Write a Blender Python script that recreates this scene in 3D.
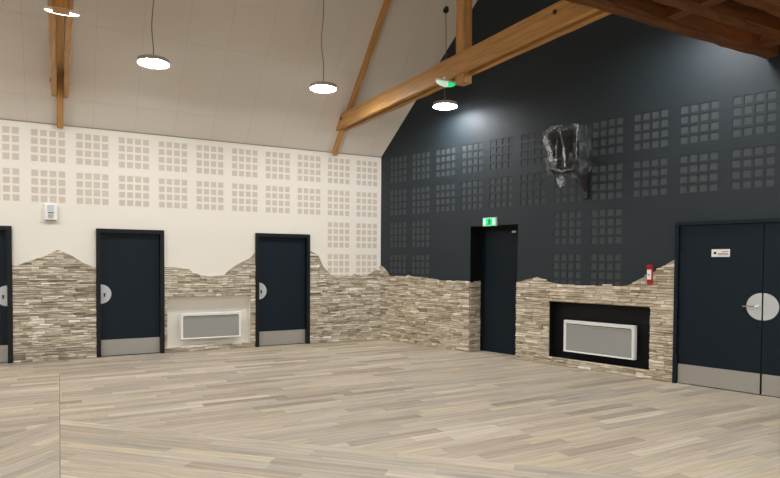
import bpy, bmesh, math, random
from mathutils import Vector, Matrix, noise

for o in list(bpy.data.objects):
    bpy.data.objects.remove(o, do_unlink=True)
scene = bpy.context.scene
COL = scene.collection

# ------------------------------------------------------------------ camera
CAM_LOC = Vector((-5.7787, -10.8498, 1.6003))
F_PX, CX, CY = 598.665, 390.0, 276.859
yaw, pitch, roll = math.radians(61.0574), math.radians(-1.51372), math.radians(0.347664)
fwd = Vector((math.cos(yaw) * math.cos(pitch), math.sin(yaw) * math.cos(pitch), math.sin(pitch)))
r0 = fwd.cross(Vector((0, 0, 1))).normalized()
u0 = r0.cross(fwd)
RGT = r0 * math.cos(roll) + u0 * math.sin(roll)
UPV = u0 * math.cos(roll) - r0 * math.sin(roll)
cam_d = bpy.data.cameras.new('camera')
cam = bpy.data.objects.new('camera', cam_d)
COL.objects.link(cam)
cam.matrix_world = Matrix(((RGT.x, UPV.x, -fwd.x, CAM_LOC.x), (RGT.y, UPV.y, -fwd.y, CAM_LOC.y),
                           (RGT.z, UPV.z, -fwd.z, CAM_LOC.z), (0, 0, 0, 1)))
cam_d.sensor_width = 36.0
cam_d.lens = F_PX * 36.0 / 780.0
cam_d.shift_y = (CY - 239.0) / 780.0
cam_d.clip_start = 0.05
scene.camera = cam

# ------------------------------------------------------------------ world, exposure
world = bpy.data.worlds.new('world')
scene.world = world
world.use_nodes = True
world.node_tree.nodes['Background'].inputs[0].default_value = (0.5, 0.55, 0.6, 1)
world.node_tree.nodes['Background'].inputs[1].default_value = 0.05
scene.view_settings.view_transform = 'Standard'
scene.view_settings.look = 'None'
scene.view_settings.gamma = 1.0
scene.view_settings.use_curve_mapping = False
scene.view_settings.exposure = 1.05
LAMP_POWER = 62.0          # emission strength of every LED disc in the hall

# ------------------------------------------------------------------ helpers
rnd = random.Random(7)


def lin(c):
    out = []
    for v in c:
        v /= 255.0
        out.append(v / 12.92 if v <= 0.04045 else ((v + 0.055) / 1.055) ** 2.4)
    return (out[0], out[1], out[2], 1.0)


def pix(P):
    q = Vector(P) - CAM_LOC
    z = q.dot(fwd)
    if z < 0.1:
        return None
    return (CX + F_PX * q.dot(RGT) / z, CY - F_PX * q.dot(UPV) / z)


def screen_area(pts):
    s = [pix(p) for p in pts]
    if any(a is None for a in s):
        return 0.0
    cx = sum(a[0] for a in s) / len(s)
    cy = sum(a[1] for a in s) / len(s)
    if not (-15 < cx < 795 and -15 < cy < 490):
        return 0.0
    A = 0
    for i in range(len(s)):
        a, b = s[i], s[(i + 1) % len(s)]
        A += a[0] * b[1] - a[1] * b[0]
    return abs(A) / 2


class MB:
    """collects boxes, prisms and polygons into one mesh"""
    def __init__(self):
        self.v, self.f, self.m, self.c = [], [], [], []

    def poly(self, pts, mi=0, col=None):
        b = len(self.v)
        self.v += [tuple(p) for p in pts]
        self.f.append(tuple(range(b, b + len(pts))))
        self.m.append(mi)
        self.c.append(col)

    def mesh(self, vs, fs, mi=0, col=None):
        b = len(self.v)
        self.v += [tuple(p) for p in vs]
        for f in fs:
            self.f.append(tuple(i + b for i in f))
            self.m.append(mi)
            self.c.append(col)

    def box(self, x0, x1, y0, y1, z0, z1, mi=0, col=None, bev=0.0):
        if x0 > x1: x0, x1 = x1, x0
        if y0 > y1: y0, y1 = y1, y0
        if z0 > z1: z0, z1 = z1, z0
        if bev <= 0:
            vs = [(x, y, z) for x in (x0, x1) for y in (y0, y1) for z in (z0, z1)]
            fs = [(0, 1, 3, 2), (4, 6, 7, 5), (0, 4, 5, 1), (2, 3, 7, 6), (0, 2, 6, 4), (1, 5, 7, 3)]
            self.mesh(vs, fs, mi, col)
            return
        bm = bmesh.new()
        bmesh.ops.create_cube(bm, size=1.0)
        for v in bm.verts:
            v.co = Vector((x0 + (v.co.x + .5) * (x1 - x0), y0 + (v.co.y + .5) * (y1 - y0), z0 + (v.co.z + .5) * (z1 - z0)))
        bmesh.ops.bevel(bm, geom=list(bm.edges), offset=bev, segments=2, affect='EDGES', profile=0.5)
        self.bm(bm, mi, col)

    def bm(self, bm, mi=0, col=None):
        bm.verts.ensure_lookup_table()
        for i, v in enumerate(bm.verts):
            v.index = i
        self.mesh([v.co[:] for v in bm.verts], [tuple(v.index for v in f.verts) for f in bm.faces], mi, col)
        bm.free()

    def prism(self, pts, axis, a, b, mi=0, col=None):
        """extrude a 2D outline (in the other two axes) from a to b along axis"""
        def P(p, w):
            return {'x': (w, p[0], p[1]), 'y': (p[0], w, p[1]), 'z': (p[0], p[1], w)}[axis]
        n = len(pts)
        vs = [P(p, a) for p in pts] + [P(p, b) for p in pts]
        fs = [tuple(range(n)), tuple(range(2 * n - 1, n - 1, -1))]
        for i in range(n):
            j = (i + 1) % n
            fs.append((i, i + n, j + n, j))
        self.mesh(vs, fs, mi, col)

    def lathe(self, prof, n=32, mi=0, c=(0, 0)):
        """revolve (r, z) about z"""
        vs, fs = [], []
        for r, z in prof:
            for k in range(n):
                a = 2 * math.pi * k / n
                vs.append((c[0] + r * math.cos(a), c[1] + r * math.sin(a), z))
        for i in range(len(prof) - 1):
            for k in range(n):
                k2 = (k + 1) % n
                fs.append((i * n + k, i * n + k2, (i + 1) * n + k2, (i + 1) * n + k))
        if prof[0][0] > 1e-5:
            fs.append(tuple(range(n - 1, -1, -1)))
        if prof[-1][0] > 1e-5:
            fs.append(tuple((len(prof) - 1) * n + k for k in range(n)))
        self.mesh(vs, fs, mi)

    def tube(self, pts, r, n=8, mi=0):
        pts = [Vector(p) for p in pts]
        vs, fs = [], []
        for i, p in enumerate(pts):
            t = (pts[min(i + 1, len(pts) - 1)] - pts[max(i - 1, 0)]).normalized()
            a = t.cross(Vector((0.3, 0.9, 0.1))).normalized()
            b = t.cross(a)
            rr = r[i] if isinstance(r, (list, tuple)) else r
            for k in range(n):
                w = 2 * math.pi * k / n
                vs.append(p + a * (rr * math.cos(w)) + b * (rr * math.sin(w)))
        for i in range(len(pts) - 1):
            for k in range(n):
                k2 = (k + 1) % n
                fs.append((i * n + k, i * n + k2, (i + 1) * n + k2, (i + 1) * n + k))
        fs.append(tuple(range(n - 1, -1, -1)))
        fs.append(tuple((len(pts) - 1) * n + k for k in range(n)))
        self.mesh(vs, fs, mi)

    def data(self, name, mats, smooth=False, recalc=True):
        me = bpy.data.meshes.new(name)
        me.from_pydata(self.v, [], self.f)
        for m in (mats if isinstance(mats, (list, tuple)) else [mats]):
            me.materials.append(m)
        for p, mi in zip(me.polygons, self.m):
            p.material_index = mi
        if any(c is not None for c in self.c):
            at = me.color_attributes.new('Col', 'FLOAT_COLOR', 'CORNER')
            i = 0
            for p, c in zip(me.polygons, self.c):
                for _ in range(p.loop_total):
                    at.data[i].color = c or (.5, .5, .5, 1)
                    i += 1
        if recalc:
            b = bmesh.new()
            b.from_mesh(me)
            bmesh.ops.recalc_face_normals(b, faces=b.faces)
            b.to_mesh(me)
            b.free()
        if smooth:
            me.shade_smooth()
        me.update()
        return me

    def build(self, name, mats, parent=None, loc=(0, 0, 0), rotz=0.0, smooth=False, recalc=True):
        return put(name, self.data(name, mats, smooth, recalc), parent, loc, rotz)


def put(name, me, parent=None, loc=(0, 0, 0), rotz=0.0):
    o = bpy.data.objects.new(name, me)
    COL.objects.link(o)
    o.parent = parent
    o.location = loc
    o.rotation_euler = (0, 0, rotz)
    return o


def tag(o, label, cat, group=None, kind=None):
    o['label'] = label
    o['category'] = cat
    if group: o['group'] = group
    if kind: o['kind'] = kind
    return o


def thing(name, label, cat, loc=(0, 0, 0), rotz=0.0, group=None, kind=None):
    return tag(put(name, None, None, loc, rotz), label, cat, group, kind)


# ------------------------------------------------------------------ materials
def new_mat(name):
    m = bpy.data.materials.new(name)
    m.use_nodes = True
    nt = m.node_tree
    return m, nt, nt.nodes['Principled BSDF']


def N(nt, t, **kw):
    n = nt.nodes.new(t)
    for k, v in kw.items():
        if isinstance(k, str) and hasattr(n, k):
            setattr(n, k, v)
    return n


def paint(name, rgb, rough=0.6, spec=0.4, metal=0.0, bump=0.0, scale=60.0, vary=0.06):
    m, nt, b = new_mat(name)
    b.inputs['Roughness'].default_value = rough
    b.inputs['Metallic'].default_value = metal
    b.inputs['Specular IOR Level'].default_value = spec
    tc = N(nt, 'ShaderNodeTexCoord')
    nz = N(nt, 'ShaderNodeTexNoise')
    nz.inputs['Scale'].default_value = 2.2
    nz.inputs['Detail'].default_value = 4
    nt.links.new(tc.outputs['Object'], nz.inputs['Vector'])
    mx = N(nt, 'ShaderNodeMix', data_type='RGBA')
    c = lin(rgb)
    mx.inputs['A'].default_value = tuple(v * (1 - vary) for v in c[:3]) + (1,)
    mx.inputs['B'].default_value = tuple(min(1, v * (1 + vary)) for v in c[:3]) + (1,)
    nt.links.new(nz.outputs['Fac'], mx.inputs['Factor'])
    nt.links.new(mx.outputs['Result'], b.inputs['Base Color'])
    if bump > 0:
        n2 = N(nt, 'ShaderNodeTexNoise')
        n2.inputs['Scale'].default_value = scale
        nt.links.new(tc.outputs['Object'], n2.inputs['Vector'])
        bp = N(nt, 'ShaderNodeBump')
        bp.inputs['Strength'].default_value = bump
        bp.inputs['Distance'].default_value = 0.01
        nt.links.new(n2.outputs['Fac'], bp.inputs['Height'])
        nt.links.new(bp.outputs['Normal'], b.inputs['Normal'])
    return m


def emit(name, rgb, strength):
    m, nt, b = new_mat(name)
    b.inputs['Base Color'].default_value = lin(rgb)
    b.inputs['Emission Color'].default_value = lin(rgb)
    b.inputs['Emission Strength'].default_value = strength
    b.inputs['Roughness'].default_value = 0.4
    return m


def grained(name, rgb=None, stretch=(1.5, 26, 26), amount=0.3, rough=0.45, bump=0.12, dark=None, spec=0.35):
    """wood: grain runs along the local x axis; base colour from rgb or the Col attribute"""
    m, nt, b = new_mat(name)
    b.inputs['Roughness'].default_value = rough
    b.inputs['Specular IOR Level'].default_value = spec
    tc = N(nt, 'ShaderNodeTexCoord')
    oi = N(nt, 'ShaderNodeObjectInfo')
    mp = N(nt, 'ShaderNodeMapping')
    mp.inputs['Scale'].default_value = stretch
    nt.links.new(tc.outputs['Object'], mp.inputs['Vector'])
    add = N(nt, 'ShaderNodeVectorMath', operation='ADD')
    nt.links.new(mp.outputs['Vector'], add.inputs[0])
    off = N(nt, 'ShaderNodeVectorMath', operation='SCALE')
    off.inputs['Scale'].default_value = 37.0
    at = N(nt, 'ShaderNodeAttribute', attribute_name='Col')
    if rgb is None:
        nt.links.new(at.outputs['Color'], off.inputs[0])
    else:
        cb = N(nt, 'ShaderNodeCombineXYZ')
        for i in range(3):
            nt.links.new(oi.outputs['Random'], cb.inputs[i])
        nt.links.new(cb.outputs['Vector'], off.inputs[0])
    nt.links.new(off.outputs['Vector'], add.inputs[1])
    nz = N(nt, 'ShaderNodeTexNoise')
    nz.inputs['Scale'].default_value = 1.0
    nz.inputs['Detail'].default_value = 5
    nz.inputs['Roughness'].default_value = 0.6
    nz.inputs['Distortion'].default_value = 0.6
    nt.links.new(add.outputs['Vector'], nz.inputs['Vector'])
    rp = N(nt, 'ShaderNodeMapRange')
    rp.inputs['From Min'].default_value = 0.3
    rp.inputs['From Max'].default_value = 0.7
    rp.inputs['To Min'].default_value = 1.0 - amount
    rp.inputs['To Max'].default_value = 1.0 + amount * 0.6
    nt.links.new(nz.outputs['Fac'], rp.inputs['Value'])
    mul = N(nt, 'ShaderNodeMix', data_type='RGBA', blend_type='MULTIPLY')
    mul.inputs['Factor'].default_value = 1.0
    if rgb is None:
        nt.links.new(at.outputs['Color'], mul.inputs['A'])
    else:
        mul.inputs['A'].default_value = lin(rgb)
    nt.links.new(rp.outputs['Result'], mul.inputs['B'])
    nt.links.new(mul.outputs['Result'], b.inputs['Base Color'])
    bp = N(nt, 'ShaderNodeBump')
    bp.inputs['Strength'].default_value = bump
    bp.inputs['Distance'].default_value = 0.004
    nt.links.new(nz.outputs['Fac'], bp.inputs['Height'])
    nt.links.new(bp.outputs['Normal'], b.inputs['Normal'])
    return m


def stone_mat():
    m, nt, b = new_mat('ledge_stone')
    b.inputs['Roughness'].default_value = 0.85
    b.inputs['Specular IOR Level'].default_value = 0.2
    tc = N(nt, 'ShaderNodeTexCoord')
    at = N(nt, 'ShaderNodeAttribute', attribute_name='Col')
    mp = N(nt, 'ShaderNodeMapping')
    mp.inputs['Scale'].default_value = (1, 1, 3.2)
    nt.links.new(tc.outputs['Object'], mp.inputs['Vector'])
    nz = N(nt, 'ShaderNodeTexNoise')
    nz.inputs['Scale'].default_value = 9.0
    nz.inputs['Detail'].default_value = 6
    nz.inputs['Roughness'].default_value = 0.65
    nt.links.new(mp.outputs['Vector'], nz.inputs['Vector'])
    rp = N(nt, 'ShaderNodeMapRange')
    rp.inputs['From Min'].default_value = 0.3
    rp.inputs['From Max'].default_value = 0.7
    rp.inputs['To Min'].default_value = 0.72
    rp.inputs['To Max'].default_value = 1.2
    nt.links.new(nz.outputs['Fac'], rp.inputs['Value'])
    mul = N(nt, 'ShaderNodeMix', data_type='RGBA', blend_type='MULTIPLY')
    mul.inputs['Factor'].default_value = 1.0
    nt.links.new(at.outputs['Color'], mul.inputs['A'])
    nt.links.new(rp.outputs['Result'], mul.inputs['B'])
    nt.links.new(mul.outputs['Result'], b.inputs['Base Color'])
    bp = N(nt, 'ShaderNodeBump')
    bp.inputs['Strength'].default_value = 0.5
    bp.inputs['Distance'].default_value = 0.012
    nt.links.new(nz.outputs['Fac'], bp.inputs['Height'])
    nt.links.new(bp.outputs['Normal'], b.inputs['Normal'])
    return m


def film_mat(name, lo, hi):
    m, nt, b = new_mat(name)
    b.inputs['Base Color'].default_value = (0.75, 0.78, 0.8, 1)
    b.inputs['Roughness'].default_value = 0.18
    b.inputs['Specular IOR Level'].default_value = 0.9
    tc = N(nt, 'ShaderNodeTexCoord')
    nz = N(nt, 'ShaderNodeTexNoise')
    nz.inputs['Scale'].default_value = 7.0
    nz.inputs['Detail'].default_value = 3
    nz.inputs['Distortion'].default_value = 1.2
    nt.links.new(tc.outputs['Object'], nz.inputs['Vector'])
    rp = N(nt, 'ShaderNodeMapRange')
    rp.inputs['From Min'].default_value = 0.50
    rp.inputs['From Max'].default_value = 0.72
    rp.inputs['To Min'].default_value = lo
    rp.inputs['To Max'].default_value = hi
    nt.links.new(nz.outputs['Fac'], rp.inputs['Value'])
    nt.links.new(rp.outputs['Result'], b.inputs['Alpha'])
    bp = N(nt, 'ShaderNodeBump')
    bp.inputs['Strength'].default_value = 0.8
    bp.inputs['Distance'].default_value = 0.05
    nt.links.new(nz.outputs['Fac'], bp.inputs['Height'])
    nt.links.new(bp.outputs['Normal'], b.inputs['Normal'])
    return m


M = {
    'cream': paint('cream_wall_paint', (234, 229, 218), 0.75, 0.2, bump=0.05, vary=0.015),
    'dark': paint('anthracite_wall_paint', (27, 38, 44), 0.6, 0.45, bump=0.06, vary=0.03),
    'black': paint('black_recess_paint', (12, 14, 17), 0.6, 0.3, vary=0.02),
    'felt_light': paint('beige_acoustic_felt', (208, 196, 184), 0.95, 0.05, vary=0.02),
    'felt_dark': paint('grey_acoustic_felt', (76, 80, 82), 0.95, 0.05, vary=0.1),
    'ceil': paint('ceiling_panel_white', (216, 208, 198), 0.85, 0.15, bump=0.08, scale=220, vary=0.015),
    'ceil_gap': paint('ceiling_joint', (196, 186, 172), 0.9, 0.1),
    'door': paint('anthracite_door_laminate', (15, 28, 38), 0.45, 0.22, vary=0.03),
    'frame': paint('dark_door_frame', (16, 21, 25), 0.4, 0.3, vary=0.02),
    'steel': paint('brushed_steel', (168, 165, 158), 0.42, 0.5, metal=0.4, vary=0.05),
    'plate': paint('satin_aluminium_plate', (196, 199, 200), 0.45, 0.5, metal=0.3, vary=0.03),
    'chrome': paint('chrome', (200, 200, 196), 0.2, 0.5, metal=1.0),
    'lens_pale': paint('pale_grey_lens', (206, 210, 212), 0.4, 0.5),
    'lamp_rim': paint('lamp_rim_grey', (176, 172, 168), 0.5, 0.4),
    'white': paint('white_enamel', (238, 238, 234), 0.4, 0.4, vary=0.01),
    'grille': paint('grey_heater_grille', (166, 166, 162), 0.55, 0.3, vary=0.02),
    'plastic_dark': paint('dark_plastic', (40, 42, 44), 0.5, 0.3),  # plain dark plastic for locks, slots and brackets
    'grey': paint('grey_plastic', (150, 154, 158), 0.5, 0.4),
    'red': paint('red_plastic', (176, 20, 34), 0.35, 0.5, vary=0.03),
    'paper': paint('white_print', (236, 232, 226), 0.6, 0.3, vary=0.01),
    'ink': paint('grey_print', (120, 120, 118), 0.7, 0.2),
    'ink_dark': paint('dark_print', (48, 50, 50), 0.7, 0.2),
    'mortar': paint('stone_backing_mortar', (168, 156, 138), 0.95, 0.1, bump=0.3, scale=40),
    'subfloor': paint('subfloor', (120, 104, 86), 0.9, 0.1),
    'joint': paint('floor_joint_strip', (158, 145, 126), 0.6, 0.3),
    'cable': paint('grey_cable', (128, 118, 108), 0.6, 0.3),
    'speaker': paint('black_speaker_vinyl', (24, 24, 26), 0.55, 0.35, bump=0.2, scale=150),
    'speaker_grille': paint('speaker_grille_cloth', (36, 36, 38), 0.8, 0.2, bump=0.3, scale=240),
    'bracket': paint('black_metal', (20, 20, 21), 0.45, 0.5),
    'shadowline': paint('beige_shadowline', (164, 148, 128), 0.7, 0.2),  # shade of the gap under the ceiling, put into a flat colour
    'stone': stone_mat(),
    'film': film_mat('plastic_film', 0.012, 0.16),
    'film_fold': film_mat('gathered_film', 0.10, 0.80),
    'plank': grained('vinyl_oak_plank', None, (1.3, 24, 24), 0.28, 0.5, 0.04, spec=0.3),
    'timber': grained('honey_timber', (190, 142, 84), (1.6, 22, 22), 0.32, 0.5, 0.2),
    'timber_old': grained('old_brown_timber', (108, 66, 30), (1.6, 18, 18), 0.5, 0.6, 0.3),
    'led': emit('led_diffuser', (250, 252, 255), LAMP_POWER),
    'led_soft': emit('emergency_lens', (250, 250, 245), 3.0),
    'exit_green': emit('exit_sign_green', (20, 190, 110), 0.5),
    'exit_white': emit('exit_sign_white', (205, 245, 225), 0.25),
}

# ------------------------------------------------------------------ the hall's frame
# corner of the two seen walls at the origin; cream wall along -x (plane y = 0);
# gable wall skewed by 13.9 degrees, its local x axis runs along the wall
HT = 3.722                   # height of the cream wall
GA = math.atan2(-0.9707, 0.2403)
GV = Vector((math.cos(GA), math.sin(GA), 0))
GN = Vector((-math.sin(GA), math.cos(GA), 0))
RIDGE_Y = -6.7
Y_END, X_END = -13.4, -12.0
RIDGE_Z = HT - RIDGE_Y


def gp(t, d, z):
    return Vector((GV.x * t + GN.x * d, GV.y * t + GN.y * d, z))


ZSLOPE = lambda y: HT + (-y if y > RIDGE_Y else y - 2 * RIDGE_Y)


def wall_cells(mb, us, zs, holes, mi=0):
    us = sorted(set(round(v, 5) for v in us + [h[i] for h in holes for i in (0, 1)]))
    zs = sorted(set(round(v, 5) for v in zs + [h[i] for h in holes for i in (2, 3)]))
    for a, b in zip(us, us[1:]):
        run = None
        for c, d in zip(zs, zs[1:]):
            um, zm = (a + b) / 2, (c + d) / 2
            if any(h[0] < um < h[1] and h[2] < zm < h[3] for h in holes):
                if run: mb.poly([(a, 0, run[0]), (b, 0, run[0]), (b, 0, run[1]), (a, 0, run[1])], mi); run = None
                continue
            run = (run[0], d) if run else (c, d)
        if run: mb.poly([(a, 0, run[0]), (b, 0, run[0]), (b, 0, run[1]), (a, 0, run[1])], mi)


def recess(mb, u0, u1, z0, z1, d, mi=0, back=True, bottom=True):
    mb.poly([(u0, 0, z0), (u0, 0, z1), (u0, d, z1), (u0, d, z0)], mi)
    mb.poly([(u1, 0, z0), (u1, d, z0), (u1, d, z1), (u1, 0, z1)], mi)
    mb.poly([(u0, 0, z1), (u1, 0, z1), (u1, d, z1), (u0, d, z1)], mi)
    if bottom: mb.poly([(u0, 0, z0), (u0, d, z0), (u1, d, z0), (u1, 0, z0)], mi)
    if back: mb.poly([(u0, d, z0), (u0, d, z1), (u1, d, z1), (u1, d, z0)], mi)


# perforated groups of 4 x 4 square holes
GW, GH = 0.462, 0.494
HW, HH = 0.090, 0.096
SW, SH = (GW - 4 * HW) / 3, (GH - 4 * HH) / 3


def panel_mesh(name, mats):
    mb = MB()
    holes = []
    for i in range(4):
        for j in range(4):
            x, z = i * (HW + SW), j * (HH + SH)
            holes.append((x, x + HW, z, z + HH))
    wall_cells(mb, [0, GW], [0, GH], holes)
    for h in holes:
        recess(mb, h[0], h[1], h[2], h[3], 0.007, 0, back=False)
        mb.poly([(h[0], .007, h[2]), (h[0], .007, h[3]), (h[1], .007, h[3]), (h[1], .007, h[2])], 1)
    return mb.data(name, mats, recalc=False)


DOORS_L = [(-7.452, -6.408, 'R'), (-5.250, -4.206, 'L'), (-2.618, -1.560, 'L')]
NICHE_L = (-4.158, -2.704, 0.096, 0.955)
LX0, LP, LZ1, LZP = -6.144, 0.6212, 3.6128, 0.6288
panels_L = []
for i in range(-8, 10):
    rows = 4 if i >= 8 else 2
    for r in range(rows):
        u = LX0 + i * LP
        zt = LZ1 - r * LZP
        panels_L.append((u, u + GW, zt - GH, zt))
GT0, GPI, GZ1, GZP = 0.272, 0.6267, 3.660, 0.6470
DOOR_G = (2.364, 3.360, 0.0, 2.215)
DDOOR = (5.885, 7.945, 0.0, 2.135)
NICHE_G = (3.974, 5.560, 0.121, 0.987)
panels_G = []
for i in range(0, 20):
    rows = {0: 4, 1: 4, 6: 4, 7: 4}.get(i, 2)
    for r in range(rows):
        t = GT0 + i * GPI
        zt = GZ1 - r * GZP
        panels_G.append((t, t + GW, zt - GH, zt))

# --- cream wall
mb = MB()
wall_cells(mb, [X_END, 0.0], [0.0, HT], [(d[0] + .03, d[1] - .03, 0, 2.07) for d in DOORS_L] + [NICHE_L] + panels_L)
recess(mb, *NICHE_L, 0.13)
for d in DOORS_L:
    recess(mb, d[0] + .03, d[1] - .03, 0, 2.07, 0.16, back=False, bottom=False)
wall_left = mb.build('wall_left', M['cream'], recalc=False)
tag(wall_left, 'cream plaster wall with perforated panels and stone lower facing', 'wall', kind='structure')
pl = panel_mesh('acoustic_panel', [M['cream'], M['felt_light']])
for u, u1, z0, z1 in panels_L:
    put('acoustic_panel', pl, wall_left, (u, 0, z0))

# --- dark gable wall
mb = MB()
T_END = -Y_END / 0.9707 - 0.001
wall_cells(mb, [0.0, T_END], [0.0, HT], [DOOR_G, (DDOOR[0] + .02, DDOOR[1] - .02, 0, DDOOR[3] - .02), NICHE_G] + panels_G)
t_r = -RIDGE_Y / 0.9707
mb.poly([(0, 0, HT), (T_END, 0, HT), (t_r, 0, RIDGE_Z)])
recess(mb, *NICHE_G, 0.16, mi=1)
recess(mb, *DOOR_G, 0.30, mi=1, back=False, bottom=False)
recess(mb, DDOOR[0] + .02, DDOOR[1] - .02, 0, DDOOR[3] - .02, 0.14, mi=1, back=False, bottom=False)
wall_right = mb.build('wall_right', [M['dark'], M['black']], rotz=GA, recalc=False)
tag(wall_right, 'dark anthracite gable wall with perforated panels and stone lower facing', 'wall', kind='structure')
pg = panel_mesh('acoustic_panel', [M['dark'], M['felt_dark']])
for u, u1, z0, z1 in panels_G:
    put('acoustic_panel', pg, wall_right, (u, 0, z0))

# --- the two walls behind the camera
mb = MB()
xe = GV.x * T_END
mb.poly([(X_END, Y_END, 0), (xe, Y_END, 0), (xe, Y_END, HT), (X_END, Y_END, HT)])
tag(mb.build('wall_front', M['cream'], recalc=False), 'cream plaster wall facing the stone-faced wall', 'wall', kind='structure')
mb = MB()
mb.poly([(X_END, 0, 0), (X_END, Y_END, 0), (X_END, Y_END, HT), (X_END, RIDGE_Y, RIDGE_Z), (X_END, 0, HT)])
tag(mb.build('wall_back', M['cream'], recalc=False), 'cream plaster wall facing the dark gable', 'wall', kind='structure')

# --- ceiling: joint layer plus panels, both slopes
mb = MB()
mb.poly([(X_END, 0, HT + .006), (0.02, 0, HT + .006), (GV.x * t_r + .02, RIDGE_Y, RIDGE_Z + .006), (X_END, RIDGE_Y, RIDGE_Z + .006)])
mb.poly([(X_END, RIDGE_Y, RIDGE_Z + .006), (GV.x * t_r + .02, RIDGE_Y, RIDGE_Z + .006), (xe + .02, Y_END, HT + .006), (X_END, Y_END, HT + .006)])
ceiling = mb.build('ceiling', M['ceil_gap'], recalc=False)
tag(ceiling, 'steep off-white panelled ceiling rising from the cream wall', 'ceiling', kind='structure')
far = MB()


def clip(poly, a, b, c):
    """keep the part of a 2D polygon where a*x + b*y + c >= 0"""
    out = []
    for i in range(len(poly)):
        p, q = poly[i], poly[(i + 1) % len(poly)]
        dp, dq = a * p[0] + b * p[1] + c, a * q[0] + b * q[1] + c
        if dp >= 0: out.append(p)
        if dp * dq < 0:
            k = dp / (dp - dq)
            out.append((p[0] + (q[0] - p[0]) * k, p[1] + (q[1] - p[1]) * k))
    return out


ys = [0.0, -0.335] + [-0.335 - 0.878 * k for k in range(1, 9)]
ys = [y for y in ys if y > RIDGE_Y] + [RIDGE_Y]
XJ = [-6.2 - .622 * k for k in range(10, -1, -1)] + [-5.745] + [-5.28 + .622 * k for k in range(16)]
GAP = 0.0022
for side in (0, 1):
    for ya, yb in zip(ys, ys[1:]):
        for xa, xb in zip(XJ, XJ[1:]):
            if side: y0, y1 = 2 * RIDGE_Y - ya, 2 * RIDGE_Y - yb
            else: y0, y1 = ya, yb
            lo, hi = min(y0, y1) + GAP * .7, max(y0, y1) - GAP * .7
            q = [(max(xa + GAP, X_END), lo), (xb - GAP, lo), (xb - GAP, hi), (max(xa + GAP, X_END), hi)]
            if q[1][0] <= q[0][0]: continue
            q = clip(q, -GN.x, -GN.y, 0.0)
            if len(q) < 3: continue
            top = [(x, y, ZSLOPE(y) + .005) for x, y in q]
            bot = [(x, y, ZSLOPE(y)) for x, y in q]
            n = len(q)
            fs = [tuple(range(n))] + [(i, (i + 1) % n, n + (i + 1) % n, n + i) for i in range(n)]
            if side == 0 and screen_area(bot) > 60 and -3.2 < (y0 + y1) / 2:
                pm = MB()
                pm.mesh(bot + top, fs)
                pm.build('ceiling_panel', M['ceil'], ceiling)
            else:
                far.mesh(bot + top, fs)
o = far.build('ceiling_panel_field', M['ceil'], ceiling)
o['kind'] = 'stuff'
mb = MB()
mb.box(X_END, 0, -0.012, 0.0, HT - 0.014, HT, col=None)  # thin strip whose darker colour stands in for the shadow gap line
tag(mb.build('shadowline_1', M['shadowline']), 'thin beige shade-coloured trim where the cream wall meets the ceiling', 'shadowline', kind='structure')

# ------------------------------------------------------------------ floor planks
mb = MB()
mb.poly([(X_END, 0.3, -.006), (X_END, Y_END, -.006), (xe + .4, Y_END, -.006), (.5, 0.3, -.006)])
floor = mb.build('floor', M['subfloor'], recalc=False)
tag(floor, 'pale oak plank floor with a diagonal mitred square', 'floor', kind='structure')
SX, SY = -5.783, -4.085          # mitre corner of the turned square; the joint runs along x = SX
PW, PL = 0.135, 0.95
PAL = [(191, 177, 156), (183, 169, 149), (174, 160, 141), (203, 190, 168), (162, 148, 130), (188, 176, 158), (177, 166, 150), (196, 182, 156)]
PWT = [5, 5, 4, 3, 2, 4, 4, 3]
S2 = math.sqrt(.5)
planks = []


def lay(ang, org, planes, ext):
    ca, sa = math.cos(ang), math.sin(ang)
    nrow = int(ext / PW)
    for r in range(-nrow, nrow):
        off = rnd.random() * PL
        for k in range(int(-ext / PL) - 1, int(ext / PL) + 1):
            a0, a1 = k * PL + off + .0008, (k + 1) * PL + off - .0008
            b0, b1 = r * PW + .0008, (r + 1) * PW - .0008
            q = [(org[0] + a * ca - b * sa, org[1] + a * sa + b * ca) for a, b in ((a0, b0), (a1, b0), (a1, b1), (a0, b1))]
            for pl_ in planes:
                q = clip(q, *pl_)
                if len(q) < 3: break
            if len(q) < 3: continue
            ar = abs(sum(q[i][0] * q[(i + 1) % len(q)][1] - q[i][1] * q[(i + 1) % len(q)][0] for i in range(len(q)))) / 2
            if ar < 0.0001: continue
            c = lin(rnd.choices(PAL, PWT)[0])
            w = rnd.uniform(.93, 1.06)
            col = (c[0] * w, c[1] * w, c[2] * w, 1)
            planks.append((screen_area([(x, y, 0) for x, y in q]), q, ang, col))


room = [(0, -1, 0.0), (0, 1, -Y_END), (1, 0, -X_END), (-GN.x, -GN.y, 0.30)]
JW = 0.004
right = (1, 0, -(SX + JW))
left_ = (-1, 0, SX - JW)
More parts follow.
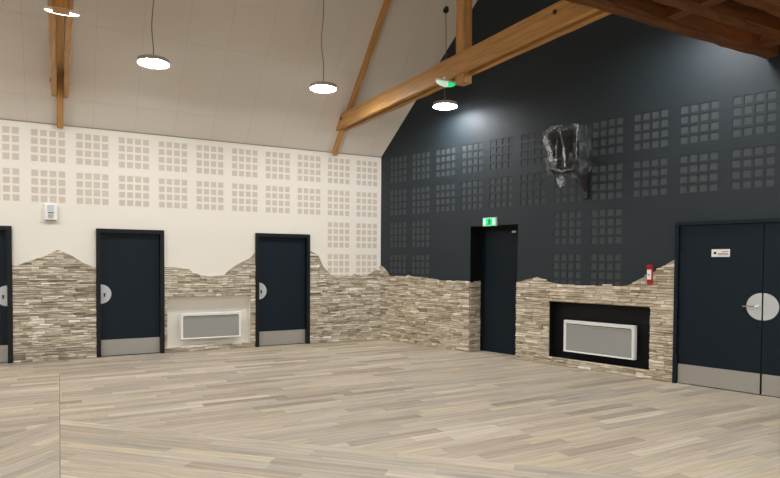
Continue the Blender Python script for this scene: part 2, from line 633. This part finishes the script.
# edge A runs (+1,-1) from the corner, edge B runs (-1,-1)
outA = (S2, S2, -S2 * (SX + SY))
inA = (-S2, -S2, S2 * (SX + SY))
outB = (-S2, S2, -S2 * (SY - SX))
inB = (S2, -S2, S2 * (SY - SX))
YJ = -9 * PW                     # the joint starts nine boards from the cream wall
lay(0.0, (0.2, 0), room + [(0, 1, -YJ)], 15)
lay(0.0, (0, 0), room + [right, outA, (0, -1, YJ)], 15)
lay(0.0, (0.4, 0), room + [left_, outB, (0, -1, YJ)], 15)
lay(-math.pi / 4, (SX, SY), room + [right, inA], 14)
lay(math.pi / 4, (SX, SY), room + [left_, inB], 14)
planks.sort(key=lambda e: -e[0])
rest = {}
for n, (ar, q, ang, col) in enumerate(planks):
    k = len(q)
    fs = [tuple(range(k))] + [(i, k + i, k + (i + 1) % k, (i + 1) % k) for i in range(k)]
    if n < 300 and ar > 0:
        cx, cy = sum(p[0] for p in q) / k, sum(p[1] for p in q) / k
        ca, sa = math.cos(-ang), math.sin(-ang)
        l = [((x - cx) * ca - (y - cy) * sa, (x - cx) * sa + (y - cy) * ca) for x, y in q]
        pm = MB()
        pm.mesh([(x, y, 0) for x, y in l] + [(x, y, -.005) for x, y in l], fs, 0, col)
        pm.build('plank', M['plank'], floor, (cx, cy, 0), ang)
    else:
        ca, sa = math.cos(-ang), math.sin(-ang)
        l = [(x * ca - y * sa, x * sa + y * ca) for x, y in q]
        rest.setdefault(ang, MB()).mesh([(x, y, 0) for x, y in l] + [(x, y, -.005) for x, y in l], fs, 0, col)
for ang, pm in rest.items():
    o = pm.build('plank_field', M['plank'], floor, (0, 0, 0), ang)
    o['kind'] = 'stuff'
mb = MB()
mb.box(SX - JW + .001, SX + JW - .001, Y_END, YJ, -.005, .0)
mb.build('joint_strip', M['joint'], floor)

# ------------------------------------------------------------------ stone facing
SPAL_L = [(204, 193, 173), (216, 207, 189), (188, 176, 156), (170, 158, 139), (228, 221, 207), (198, 189, 172), (150, 138, 121)]
SPAL_G = [(208, 195, 172), (220, 208, 188), (194, 180, 157), (176, 162, 141), (230, 221, 205), (200, 190, 172), (160, 145, 125)]
SWT = [6, 5, 5, 3, 3, 5, 1.5]


def prof_at(prof, u):
    if u <= prof[0][0]: return prof[0][1]
    for a, b in zip(prof, prof[1:]):
        if u <= b[0]:
            k = (u - a[0]) / (b[0] - a[0])
            return a[1] + (b[1] - a[1]) * k
    return prof[-1][1]


def clad(prof, u_min, u_max, pal, store, niche=None, face=None, world=None, dmul=1.0):
    """rows of split stones from the floor to the outline prof; store gets (area, verts, faces, colour)"""
    face = face or (lambda u, d, z: (u, d, z))
    zmax = max(p[1] for p in prof)
    z = 0.0
    while z < zmax:
        h = rnd.choice([.026, .031, .036, .041, .047])
        z1 = z + h
        spans = [(u_min, u_max)]
        if niche and z1 > niche[2] + .012 and z < niche[3] - .012:
            spans = [(u_min, niche[0]), (niche[1], u_max)]
        for ua, ub in spans:
            u = ua
            while u < ub - .004:
                w = rnd.uniform(.07, .27)
                if ub - (u + w) < .06: w = ub - u
                w = min(w, ub - u)
                a, b = u + .0015, u + w - .0015
                u += w
                zb0, zt0 = z + .001 + rnd.uniform(0, .004), z1 - .001 + rnd.uniform(-.004, .002)
                if niche:
                    if zb0 < niche[3] < zt0 and b > niche[0] and a < niche[1]: zb0 = niche[3]
                    if zb0 < niche[2] < zt0 and b > niche[0] and a < niche[1]: zt0 = niche[2]
                jag = rnd.uniform(-.014, .014)
                pa, pb = prof_at(prof, a) + jag, prof_at(prof, b) + jag
                ta, tb = min(zt0, pa), min(zt0, pb)
                if (ta + tb) / 2 - zb0 < .011: continue
                ta, tb = max(ta, zb0 + .003), max(tb, zb0 + .003)
                dp = [-(rnd.uniform(.018, .048)) * dmul for _ in range(1)][0]
                j = lambda: dp + rnd.uniform(-.006, .006)
                sk = [rnd.uniform(-.005, .005) for _ in range(2)]
                zc0, zc1 = zb0 + sk[0] * .6, zb0 - sk[0] * .6
                ta, tb = ta + sk[1] * .6, tb - sk[1] * .6
                ins = min(.006, (ta - zb0) * .2, (tb - zb0) * .2)
                V = [(a, 0, zc0), (b, 0, zc1), (b, 0, tb), (a, 0, ta),
                     (a, dp * .75, zc0), (b, dp * .75, zc1), (b, dp * .75, tb), (a, dp * .75, ta),
                     (a + ins, j(), zc0 + ins), (b - ins, j(), zc1 + ins), (b - ins, j(), tb - ins), (a + ins, j(), ta - ins)]
                Fc = [(0, 1, 5, 4), (1, 2, 6, 5), (2, 3, 7, 6), (3, 0, 4, 7),
                      (4, 5, 9, 8), (5, 6, 10, 9), (6, 7, 11, 10), (7, 4, 8, 11), (8, 9, 10, 11)]
                V = [face(*p) for p in V]
                c = lin(rnd.choices(pal, SWT)[0])
                s = rnd.uniform(.96, 1.16)
                col = (c[0] * s, c[1] * s, c[2] * s, 1)
                ar = screen_area([world(V[i]) for i in (8, 9, 10, 11)])
                store.append((ar, V, Fc, col))
        z = z1


def backing(mb, prof, u_min, u_max, niche=None):
    us = sorted(set([u_min, u_max] + [p[0] for p in prof if u_min < p[0] < u_max] + ([niche[0], niche[1]] if niche else [])))
    for a, b in zip(us, us[1:]):
        za, zb = prof_at(prof, a) - .012, prof_at(prof, b) - .012
        m = (a + b) / 2
        D = -.010
        if niche and niche[0] < m < niche[1]:
            mb.prism([(a, 0), (b, 0), (b, niche[2]), (a, niche[2])], 'y', D, 0)
            mb.prism([(a, niche[3]), (b, niche[3]), (b, zb), (a, za)], 'y', D, 0)
        else:
            mb.prism([(a, 0), (b, 0), (b, zb), (a, za)], 'y', D, 0)


P1 = [(-6.384, 1.497), (-6.199, 1.567), (-5.942, 1.67), (-5.797, 1.759), (-5.595, 1.666), (-5.439, 1.555), (-5.28, 1.482)]
P0 = [(-9.0, 1.5), (-8.4, 1.42), (-8.0, 1.62), (-7.46, 1.5)]
P2 = [(-4.204, 1.492), (-4.049, 1.483), (-3.842, 1.457), (-3.656, 1.362), (-3.519, 1.307), (-3.222, 1.305), (-3.106, 1.421), (-2.97, 1.519), (-2.704, 1.659), (-2.62, 1.761)]
P3 = [(-1.544, 1.804), (-1.378, 1.719), (-1.273, 1.496), (-1.146, 1.378), (-1.039, 1.289), (-0.685, 1.305), (-0.595, 1.356), (-0.503, 1.295), (-0.289, 1.306), (-0.199, 1.389), (-0.014, 1.456)]
PG1 = [(0.0, 1.49), (0.029, 1.518), (0.194, 1.418), (0.278, 1.31), (0.673, 1.293), (0.81, 1.349), (0.976, 1.3), (1.684, 1.25), (2.361, 1.25)]
PG2 = [(3.344, 1.263), (3.562, 1.312), (3.738, 1.376), (3.98, 1.294), (4.308, 1.247), (4.975, 1.269), (5.226, 1.278), (5.36, 1.361), (5.543, 1.453), (5.72, 1.56), (5.876, 1.661)]

idl = lambda p: p
gw = lambda p: gp(p[0], p[1], p[2])
stL, stG = [], []
clad(P0, -9.0, -7.46, SPAL_L, stL, world=idl)
clad(P1, -6.408, -5.250, SPAL_L, stL, world=idl)
clad(P2, -4.206, -2.618, SPAL_L, stL, niche=NICHE_L, world=idl)
clad(P3, -1.560, -0.004, SPAL_L, stL, world=idl)
clad(PG1, 0.004, 2.364, SPAL_G, stG, world=gw)
clad(PG2, 3.360, 5.885, SPAL_G, stG, niche=NICHE_G, world=gw)
# stone return inside the left side of the door recess
clad([(0, 1.25), (.3, 1.25)], 0.0, 0.285, SPAL_G, stG, face=lambda u, d, z: (2.364 - d * .4, u, z), world=gw, dmul=1.0)
for wall, store in ((wall_left, stL), (wall_right, stG)):
    mb = MB()
    if wall is wall_left:
        backing(mb, P0, -9.0, -7.46); backing(mb, P1, -6.408, -5.250)
        backing(mb, P2, -4.206, -2.618, NICHE_L); backing(mb, P3, -1.560, 0)
    else:
        backing(mb, PG1, 0, 2.364); backing(mb, PG2, 3.360, 5.885, NICHE_G)
    mb.build('stone_backing', M['mortar'], wall)
    store.sort(key=lambda e: -e[0])
    rest = MB()
    for n, (ar, V, Fc, col) in enumerate(store):
        if n < 300 and ar > 0:
            pm = MB()
            pm.mesh(V, Fc, 0, col)
            pm.build('stone', M['stone'], wall)
        else:
            rest.mesh(V, Fc, 0, col)
    o = rest.build('stone_field', M['stone'], wall)
    o['kind'] = 'stuff'

# ------------------------------------------------------------------ doors
def half_disc(mb, cx, cz, r, sign, y0, y1, n=24):
    pts = [(cx, cz - r)]
    for k in range(n + 1):
        a = -math.pi / 2 + math.pi * k / n
        pts.append((cx + sign * r * math.cos(a), cz + r * math.sin(a)))
    mb.prism(pts[1:], 'y', y0, y1)


def disc_y(mb, cx, cz, r, y0, y1, n=16):
    mb.prism([(cx + r * math.cos(2 * math.pi * k / n), cz + r * math.sin(2 * math.pi * k / n)) for k in range(n)], 'y', y0, y1)


def single_door(n, u0, u1, side, label):
    d = thing('door_%d' % n, label, 'door', (u0, 0, 0), kind='structure')
    w = u1 - u0
    ztop, fw = 2.10, 0.064
    f = MB()
    outer = [(0, 0), (0, ztop), (w, ztop), (w, 0), (w - fw, 0), (w - fw, ztop - fw), (fw, ztop - fw), (fw, 0)]
    f.prism(outer, 'y', -0.052, 0.10)
    f.build('frame', M['frame'], d)
    l = MB()
    l.box(fw + .002, w - fw - .002, 0.035, 0.085, 0.006, ztop - fw - .003, bev=.002)
    leaf = l.build('leaf', M['door'], d)
    k = MB()
    k.box(fw + .004, w - fw - .004, 0.0325, 0.035, 0.008, 0.272)
    k.build('kick_plate', M['steel'], d)
    e = fw + .004 if side == 'L' else w - fw - .004
    s = 1 if side == 'L' else -1
    h = MB()
    half_disc(h, e, 1.03, 0.158, s, 0.031, 0.035)
    pp = h.build('push_plate', M['plate'], d)
    c = MB()
    disc_y(c, e + s * .055, 1.03, .016, 0.020, 0.031)
    c.box(e + s * .045, e + s * .065, 0.018, 0.021, 0.985, 1.015)
    c.build('lock_cylinder', M['plastic_dark'], pp)
    return d


single_door(1, *DOORS_L[0], 'dark door with half-round plate on its right edge, left of the stone peak')
single_door(2, *DOORS_L[1], 'dark door with half-round plate between the stone peak and the wall heater')
single_door(3, *DOORS_L[2], 'dark door with half-round plate between wall heater and room corner')

# recessed door in the gable
d4 = thing('door_4', 'plain dark door set deep in the gable under the green exit sign', 'door', gp(2.364, 0, 0), GA, kind='structure')
W4 = 0.996
mb = MB()
mb.prism([(0, 0), (0, 2.215), (W4, 2.215), (W4, 0), (W4 - .05, 0), (W4 - .05, 2.15), (.03, 2.15), (.03, 0)], 'y', .285, .36)
mb.build('frame', M['black'], d4)
mb = MB()
mb.box(.032, W4 - .052, .305, .35, .006, 2.147, bev=.002)
mb.build('leaf', M['door'], d4)
mb = MB()
mb.box(.66, .83, .245, .304, 2.075, 2.125, bev=.006)
cl = mb.build('door_closer', M['plastic_dark'], d4)
mb = MB()
mb.box(.715, .79, .225, .245, 2.093, 2.128, bev=.004)
mb.build('closer_cap', M['plate'], cl)

# double door
d5 = thing('door_5', 'wide dark double door with round split plate and steel kick plates', 'door', gp(DDOOR[0], 0, 0), GA, kind='structure')
WD, ZD = DDOOR[1] - DDOOR[0], DDOOR[3]
mb = MB()
mb.prism([(0, 0), (0, ZD), (WD, ZD), (WD, 0), (WD - .045, 0), (WD - .045, ZD - .042), (.045, ZD - .042), (.045, 0)], 'y', -.055, .12)
mb.build('frame', M['door'], d5)
GAPC = 6.913 - DDOOR[0]
for a, b, s, first in ((.051, GAPC - .007, -1, True), (GAPC + .007, WD - .051, 1, False)):
    mb = MB()
    mb.box(a, b, -.012, .04, .008, ZD - .048, bev=.002)
    leaf = mb.build('leaf', M['door'], d5)
    mb = MB()
    mb.box(a + .004, b - .004, -.0145, -.012, .012, .262)
    mb.build('kick_plate', M['steel'], leaf)
    e = b - .002 if s < 0 else a + .002
    mb = MB()
    half_disc(mb, e, 1.076, .165, s, -.0155, -.012)
    pp = mb.build('push_plate', M['plate'], leaf)
    if first:
        mb = MB()
        disc_y(mb, e - .05, 1.078, .024, -.024, -.0155)
        mb.tube([(e - .05, -.024, 1.078), (e - .05, -.062, 1.078), (e - .065, -.066, 1.077), (e - .195, -.066, 1.074)], .0095, 10)
        mb.build('lever_handle', M['chrome'], leaf)
        mb = MB()
        x0 = 6.328 - DDOOR[0]
        mb.box(x0, x0 + .214, -.0165, -.012, 1.678, 1.775, bev=.0015)
        sg = mb.build('door_sign', M['paper'], leaf)
        mb = MB()
        disc_y(mb, x0 + .042, 1.727, .017, -.018, -.0165, 20)
        mb.build('pictogram', M['ink_dark'], leaf)
        mb = MB()
        for zz, xa in ((1.744, .12), (1.722, .075), (1.705, .075)):
            mb.box(x0 + xa, x0 + .196, -.018, -.0165, zz - .004, zz + .004)
        mb.build('print_line', M['ink'], leaf)
for k in range(3):
    mb = MB()
    mb.lathe([(.009, 0), (.011, .004), (.011, .1), (.009, .104)], 10, c=(.048, -.062))
    o = mb.build('hinge', M['frame'], d5, (0, 0, (.25, 1.0, 1.78)[k]))

# ------------------------------------------------------------------ heaters in the two niches
def heater(label, loc, rotz, w, h, dep):
    t = thing('panel_heater', label, 'heater', loc, rotz, 'panel heaters in the wall niches')
    b = MB()
    b.box(0, w, -.045, .02, 0, h, bev=.008)
    body = b.build('body', M['white'], t)
    f = MB()
    fr = [(0, 0), (0, h), (w, h), (w, 0)]
    inn = [(.042, .024), (.042, h - .066), (w - .042, h - .066), (w - .042, .024)]
    vs = [(x, -.045, z) for x, z in fr] + [(x, -.068, z) for x, z in [(.008, .008), (.008, h - .008), (w - .008, h - .008), (w - .008, .008)]] + \
         [(x, -.062, z) for x, z in inn] + [(x, -.046, z) for x, z in inn]
    fs = []
    for k in range(3):
        for i in range(4):
            fs.append((k * 4 + i, k * 4 + (i + 1) % 4, k * 4 + 4 + (i + 1) % 4, k * 4 + 4 + i))
    f.mesh(vs, fs)
    f.build('front_frame', M['white'], t)
    g = MB()
    g.box(.04, w - .04, -.049, -.0455, .022, h - .064)
    nsl = 22
    for k in range(nsl):
        z = .030 + (h - .102) * k / (nsl - 1)
        g.box(.044, w - .044, -.0525, -.049, z - .0035, z + .0035)
    g.build('grille', M['grille'], t)
    s = MB()
    s.box(.052, w - .052, -.0685, -.0655, h - .060, h - .048)
    s.build('air_slot', M['plastic_dark'], t)
    for x in (w * .2, w * .8):
        k = MB()
        k.box(x - .02, x + .02, min(.02, dep - .005), dep, h * .25, h * .75)
        k.build('wall_bracket', M['plastic_dark'], t)
    return t


heater('white panel heater with grey grille in the cream wall niche', (-3.94, 0.03, 0.21), 0, 1.06, .457, .098)
heater('white panel heater with grey grille in the black wall niche', gp(4.222, 0.06, .225), GA, 1.118, .487, .098)

# ------------------------------------------------------------------ small wall devices
t = thing('wall_alarm', 'small white wall alarm box above the stone peak', 'alarm box', (-5.977, 0, 2.21))
mb = MB(); mb.box(0, .182, -.075, 0, 0, .255, bev=.014); mb.build('housing', M['white'], t)
mb = MB(); mb.box(.046, .136, -.079, -.074, .135, .235, bev=.004); mb.build('lens', M['lens_pale'], t)
mb = MB(); mb.box(.05, .136, -.080, -.074, .104, .120, bev=.002); mb.build('slot', M['plastic_dark'], t)
mb = MB()
for k in range(4):
    mb.box(.055, .13, -.079, -.074, .030 + k * .016, .039 + k * .016)
mb.build('sound_grille', M['grey'], t)
mb = MB(); mb.box(.02, .162, -.06, -.004, -.008, .002, bev=.003); mb.build('base_plate', M['grey'], t)

t = thing('fire_call_point', 'small red fire call point with white label on the stone slope', 'alarm', gp(5.535, -.05, 1.30), GA)
t.scale = (.72, .8, .95)
mb = MB(); mb.prism([(0.0, 0), (-.05, .015), (-.055, .235), (-.075, .255), (-.075, .28), (0.0, .285)], 'x', .005, .095)
mb.build('housing', M['red'], t)
mb = MB(); mb.box(.010, .088, -.064, -.050, .075, .215, bev=.002); mb.build('label_plate', M['paper'], t)
mb = MB(); mb.box(.03, .065, -.056, -.048, .01, .045, bev=.004); mb.build('pull_tab', M['red'], t)
mb = MB(); mb.box(.026, .068, -.0652, -.064, .135, .150); mb.build('print_band', M['ink'], t)

# exit sign above the recessed door
t = thing('exit_sign', 'lit green exit sign above the recessed dark door', 'exit sign', gp(2.672, 0, 2.208), GA)
mb = MB(); mb.box(-.006, .276, -.045, 0, -.004, .140, bev=.006); mb.build('housing', M['white'], t)
mb = MB(); mb.box(.004, .266, -.049, -.045, .006, .130); mb.build('sign_face', M['exit_green'], t)
mb = MB(); mb.box(.012, .062, -.051, -.049, .016, .120); mb.build('arrow_field', M['exit_white'], t)
mb = MB(); mb.box(.205, .256, -.051, -.049, .016, .120); mb.build('doorway_field', M['exit_white'], t)
mb = MB()
disc_y(mb, .135, .108, .012, -.052, -.049)
mb.prism([(.118, .092), (.152, .096), (.150, .060), (.122, .056)], 'y', -.052, -.049)
mb.prism([(.124, .06), (.138, .06), (.120, .018), (.104, .018)], 'y', -.052, -.049)
mb.prism([(.138, .06), (.150, .06), (.168, .034), (.156, .024)], 'y', -.052, -.049)
mb.prism([(.150, .094), (.152, .084), (.176, .072), (.180, .082)], 'y', -.052, -.049)
mb.build('running_figure', paint('exit_figure', (6, 80, 50), .5), t)

# ------------------------------------------------------------------ timber
def timber(name, p0, p1, w, h, mat, parent, up=(0, 0, 1), cut0=0.0, cut1=0.0, seed=0, rough=.003, segs=10, bev=.008):
    """bar from p0 to p1 (centre line of the section); cut = how far the top edge is pulled in at that end"""
    p0, p1 = Vector(p0), Vector(p1)
    L = (p1 - p0).length
    X = (p1 - p0).normalized()
    Z = Vector(up)
    Z = (Z - X * Z.dot(X)).normalized()
    Y = Z.cross(X)
    rr = random.Random(seed)
    vs, fs = [], []
    sec = [(-w / 2 + bev, -h / 2), (w / 2 - bev, -h / 2), (w / 2, -h / 2 + bev), (w / 2, h / 2 - bev),
           (w / 2 - bev, h / 2), (-w / 2 + bev, h / 2), (-w / 2, h / 2 - bev), (-w / 2, -h / 2 + bev)]
    n = len(sec)
    for i in range(segs + 1):
        x = L * i / segs
        for y, z in sec:
            k = (z + h / 2) / h
            xx = x + (cut0 * k if i == 0 else 0) - (cut1 * k if i == segs else 0)
            if i == 1: xx = max(xx, cut0 + .02)
            if i == segs - 1: xx = min(xx, L - cut1 - .02)
            vs.append((xx, y + rr.uniform(-rough, rough), z + rr.uniform(-rough, rough)))
    for i in range(segs):
        for k in range(n):
            k2 = (k + 1) % n
            fs.append((i * n + k, i * n + k2, (i + 1) * n + k2, (i + 1) * n + k))
    fs.append(tuple(range(n - 1, -1, -1)))
    fs.append(tuple(segs * n + k for k in range(n)))
    mb = MB()
    mb.mesh(vs, fs)
    o = mb.build(name, mat, parent)
    base = Matrix(((X.x, Y.x, Z.x, p0.x), (X.y, Y.y, Z.y, p0.y), (X.z, Y.z, Z.z, p0.z), (0, 0, 0, 1)))
    if parent:
        o.matrix_local = Matrix.Translation(-Vector(parent.location)) @ base
    else:
        o.matrix_world = base
    return o


GIRD_Y = -6.70
ZT0, ZT1 = 4.070, 4.335        # tie beams


def truss(x, label, seed):
    t = thing('roof_truss', label, 'roof truss', (x, 0, HT), group='timber roof trusses')
    # rafter under the ceiling slope
    s = math.sqrt(.5)
    c = .05 * s
    timber('rafter', (x, -.0 - c, HT - c), (x, RIDGE_Y - c, RIDGE_Z - c), .085, .10, M['timber'], t, up=(0, 1, 1), seed=seed, segs=24)
    for k, sx in enumerate((-1, 1)):
        timber('tie_beam', (x + sx * .079, -.325, (ZT0 + ZT1) / 2), (x + sx * .079, GIRD_Y + .02, (ZT0 + ZT1) / 2), .072, ZT1 - ZT0,
               M['timber'], t, cut0=ZT1 - ZT0, seed=seed + 3 + k, segs=24, rough=.004)
        timber('collar_beam', (x + sx * .079, -2.30, 6.13), (x + sx * .079, 2 * RIDGE_Y + 2.3, 6.13), .072, .24, M['timber'], t, seed=seed + 9 + k, segs=20, cut0=.24)
        for by in (-.62, -6.09):
            mb = MB()
            r = .026
            x0 = x + sx * .115
            mb.prism([(by + r * math.cos(a * math.pi / 3), 4.24 + r * math.sin(a * math.pi / 3)) for a in range(6)], 'x', x0, x0 + sx * .014)
            b = mb.build('bolt', M['bracket'], t)
            b.location = -Vector(t.location)
    timber('post', (x, -4.30, 3.955), (x, -4.30, ZSLOPE(-4.30) - .05), .145, .175, M['timber'], t, up=(0, 1, 0), seed=seed + 20, segs=16)
    return t


truss(-1.0585, 'honey timber roof truss whose tie beam ends near the dark gable wall', 100)
truss(-5.745, 'honey timber roof truss meeting the cream wall above the small alarm box', 200)

g = thing('timber_girder', 'old brown built-up timber girder running into the dark gable', 'girder', (-4, GIRD_Y - .35, 4.04))
for k, (yc, w, z0, z1) in enumerate(((-6.765, .17, 4.035, 4.33), (-7.135, .15, 4.05, 4.36), (-7.52, .18, 4.05, 4.38))):
    xg = -yc * .2476 - .05
    timber('girder_beam', (X_END + .01, yc, (z0 + z1) / 2), (xg, yc, (z0 + z1) / 2), w, z1 - z0, M['timber_old'], g, seed=400 + k, segs=60, rough=.012, bev=.02)
for k, x in enumerate((-9.5, -7.4, -5.4, -3.4, -1.9, -.33, 1.30)):
    for ya, yb in ((-6.84, -7.07), (-7.20, -7.44)):
        timber('spacer_block', (x, ya, 4.20), (x, yb, 4.20), .13, .27, M['timber_old'], g, seed=450 + k, segs=2, rough=.005)

# ------------------------------------------------------------------ emergency luminaires on the truss posts
def emergency(label, x, y, z, green):
    t = thing('emergency_light', label, 'emergency light', (x, y, z), group='emergency lights on the truss posts')
    W, n = (.165 if green else .15), 24
    pts = [(W * math.cos(a), .032 * math.copysign(abs(math.sin(a)) ** .7, math.sin(a))) for a in [2 * math.pi * k / n for k in range(n)]]
    mb = MB()
    mb.prism(pts, 'z', .006, .030)
    mb.build('housing', M['white'], t)
    # curved lens: a shallow boat below the housing
    def boat(x0, x1, mat, nm):
        q = MB()
        K = 14
        vs, fs = [], []
        for i in range(K + 1):
            xx = x0 + (x1 - x0) * i / K
            f = math.sqrt(max(0.02, 1 - (xx / W) ** 2))
            dep = (.062 if green else .020) * f
            for yy, zz in ((-.028 * f, .006), (-.020 * f, .006 - dep), (.020 * f, .006 - dep), (.028 * f, .006)):
                vs.append((xx, yy, zz))
        for i in range(K):
            for j in range(4):
                j2 = (j + 1) % 4
                fs.append((i * 4 + j, i * 4 + j2, i * 4 + 4 + j2, i * 4 + 4 + j))
        fs += [(0, 1, 2, 3), (K * 4, K * 4 + 3, K * 4 + 2, K * 4 + 1)]
        q.mesh(vs, fs)
        q.build(nm, mat, t)
    if green:
        boat(-W, .02, M['exit_white'], 'lens')
        boat(.021, .15, M['exit_green'], 'sign_plate')
    else:
        boat(-W, W, M['led_soft'], 'lens')
    mb = MB()
    mb.box(-.03, .03, -.02, .02, .030, .075)
    mb.build('mount', M['white'], t)
    return t


emergency('green and white emergency exit light under the tie beam nearer the gable', -1.15, -4.02, 4.035, True)
emergency('slim white emergency light on the truss post above the alarm box', -5.735, -4.17, 3.985, False)

# ------------------------------------------------------------------ pendant lamps
LZ = 4.32


def pendant(x, y, label, seed, LZ=LZ):
    t = thing('pendant_lamp', label, 'pendant lamp', (x, y, LZ - .03), group='round LED pendant lamps')
    r = .205
    mb = MB()
    mb.lathe([(.04, .072), (r - .02, .070), (r, .060), (r, .008), (r - .004, .006)], 40)
    mb.build('housing', M['lamp_rim'], t, smooth=False)
    mb = MB()
    mb.lathe([(.001, -.012), (r * .6, -.010), (r * .92, -.006), (r - .004, -.001), (r - .004, .007)], 40)
    mb.build('diffuser', M['led'], t, smooth=True)
    top = ZSLOPE(y) - (LZ - .03)
    rr = random.Random(seed)
    ph = rr.uniform(0, 6)
    pts = []
    K = 26
    for i in range(K + 1):
        f = i / K
        z = .062 + (top - .062) * f
        w = .016 * math.sin(math.pi * f) * (1 + .6 * math.sin(5 * f + ph))
        pts.append((w * math.cos(7 * f + ph), w * math.sin(5 * f + ph), z))
    mb = MB()
    mb.tube(pts, .0065, 8)
    mb.build('cable', M['cable'], t)
    mb = MB()
    mb.lathe([(.02, top - .055), (.045, top - .04), (.052, top - .005), (.045, top + .04)], 20)
    mb.build('ceiling_rose', M['bracket'], t)
    return t


pendant(-4.62, -2.0, 'round white LED pendant lamp hanging over the middle dark door', 1)
pendant(-2.13, -2.05, 'round white LED pendant lamp hanging over the door nearest the corner', 2)
pendant(.07, -2.20, 'round white LED pendant lamp hanging close to the dark gable wall', 3, 4.295)
pendant(-7.1, -2.0, 'round white LED pendant lamp beyond the truss with the white emergency light', 4)
pendant(-9.5, -2.0, 'round white LED pendant lamp beside the end wall facing the gable', 5)
for k, x in enumerate((.72, -2.13, -4.62, -7.1, -9.5)):
    pendant(x, -6.36 if k == 0 else -8.3, 'round white LED pendant lamp hanging beside the timber girder', 10 + k, 4.72 if k == 0 else LZ)
for k, x in enumerate((2.0, -.3, -2.7, -5.1, -7.5, -9.9)):
    pendant(x, -11.3, 'round white LED pendant lamp in the row along the plain cream wall', 20 + k)

# ------------------------------------------------------------------ wrapped loudspeaker on the gable
t = thing('wall_loudspeaker', 'black loudspeaker wrapped in clear plastic film on the dark gable wall', 'loudspeaker', gp(4.46, -.33, 2.9), GA)
t.scale = (.86, .86, .92)
TILT = Matrix.Rotation(math.radians(9), 4, 'X')
mb = MB()
# cabinet: wide front, narrower back
b0 = [(-.24, -.17), (.24, -.17), (.13, .17), (-.13, .17)]
vs, n = [], 4
for z, s in ((0.0, .82), (.10, 1.0), (.60, 1.0), (.66, .9)):
    for x, y in b0:
        vs.append((x * s, y * s, z))
fs = [(3, 2, 1, 0), (12, 13, 14, 15)]
for k in range(3):
    for i in range(4):
        fs.append((k * 4 + i, k * 4 + (i + 1) % 4, k * 4 + 4 + (i + 1) % 4, k * 4 + 4 + i))
mb.mesh(vs, fs)
o = mb.build('cabinet', M['speaker'], t); o.matrix_local = TILT
mb = MB(); mb.box(-.205, .205, -.182, -.170, .12, .58, bev=.006)
o = mb.build('front_grille', M['speaker_grille'], t); o.matrix_local = TILT
mb = MB()
mb.box(.09, .19, .31, .38, -.38, .10)
mb.tube([(.15, .335, -.26), (.14, .2, -.08), (.10, .08, .02), (0.06, .02, .06)], .034, 8)
mb.box(-.02, .02, .2, .34, .28, .34)
mb.build('wall_bracket', M['bracket'], t)
# film bag
bm = bmesh.new()
bmesh.ops.create_cube(bm, size=1.0)
bmesh.ops.subdivide_edges(bm, edges=list(bm.edges), cuts=13, use_grid_fill=True)
for v in bm.verts:
    x, y, z = v.co.x, v.co.y, v.co.z
    k = z + .5
    wx = .60 * (1.0 - .10 * (1 - k))
    P = Vector((x * wx, y * .47, -.03 + k * .74))
    nn = noise.noise(P * 6.0) * .045 + (abs(noise.noise(P * 11.0 + Vector((3, 1, 7)))) - .2) * .06
    out = Vector((x, y, (k - .5) * .6)).normalized()
    P += out * nn
    if x < -.2 and z > .1: P += Vector((-.10 * (z - .1) * 1.6, -.02, -.03))
    v.co = P
mb = MB(); mb.bm(bm)
film = mb.build('plastic_film', M['film'], t, smooth=True)
# gathered folds of the film
mb = MB()
def fold(pts, r, K=5):
    P_, R_ = [], []
    for i in range(len(pts) - 1):
        for k in range(K):
            f = k / K
            p = Vector(pts[i]).lerp(Vector(pts[i + 1]), f)
            q = noise.noise_vector(p * 17) * .022
            P_.append(p + Vector((q.x, q.y * .5, q.z)))
            R_.append((r[i] + (r[i + 1] - r[i]) * f) * (1 + .8 * noise.noise(p * 31 + Vector((5, 2, 1)))))
    P_.append(Vector(pts[-1])); R_.append(r[-1])
    mb.tube(P_, R_, 7)

fold([(-.37, -.20, .55), (-.28, -.25, .53), (-.21, -.26, .36), (-.13, -.26, .10)], [.010, .058, .040, .034])
fold([(-.31, -.22, .55), (-.25, -.24, .67), (-.10, -.24, .71), (.02, -.24, .72)], [.03, .046, .030, .008])
fold([(-.16, -.26, .10), (-.10, -.27, .04), (.06, -.27, .0), (.20, -.24, .02)], [.03, .022, .016, .008])
fold([(-.02, -.25, .70), (.06, -.26, .40), (.10, -.26, .06)], [.006, .022, .018])
fold([(-.04, -.25, .70), (-.07, -.26, .40), (-.10, -.26, .08)], [.006, .016, .024])
fold([(.27, -.2, .70), (.29, -.22, .62), (.27, -.22, .48), (.27, -.22, .16)], [.026, .016, .006, .010])
mb.build('film_fold', M['film_fold'], film, smooth=True)
bm = bmesh.new()
bmesh.ops.create_icosphere(bm, subdivisions=3, radius=.07)
for v in bm.verts:
    p = v.co.copy()
    v.co = Vector((p.x * .95, p.y * .9, p.z * 1.25)) * (1 + .5 * noise.noise(p * 22))
mb = MB(); mb.bm(bm)
o = mb.build('film_knot', M['film_fold'], film, (-.06, -.12, -.13), smooth=True)
mb = MB(); mb.tube([(-.05, -.14, 0), (-.06, -.13, -.08)], [.03, .02], 8)
mb.build('film_neck', M['film'], film, smooth=True)
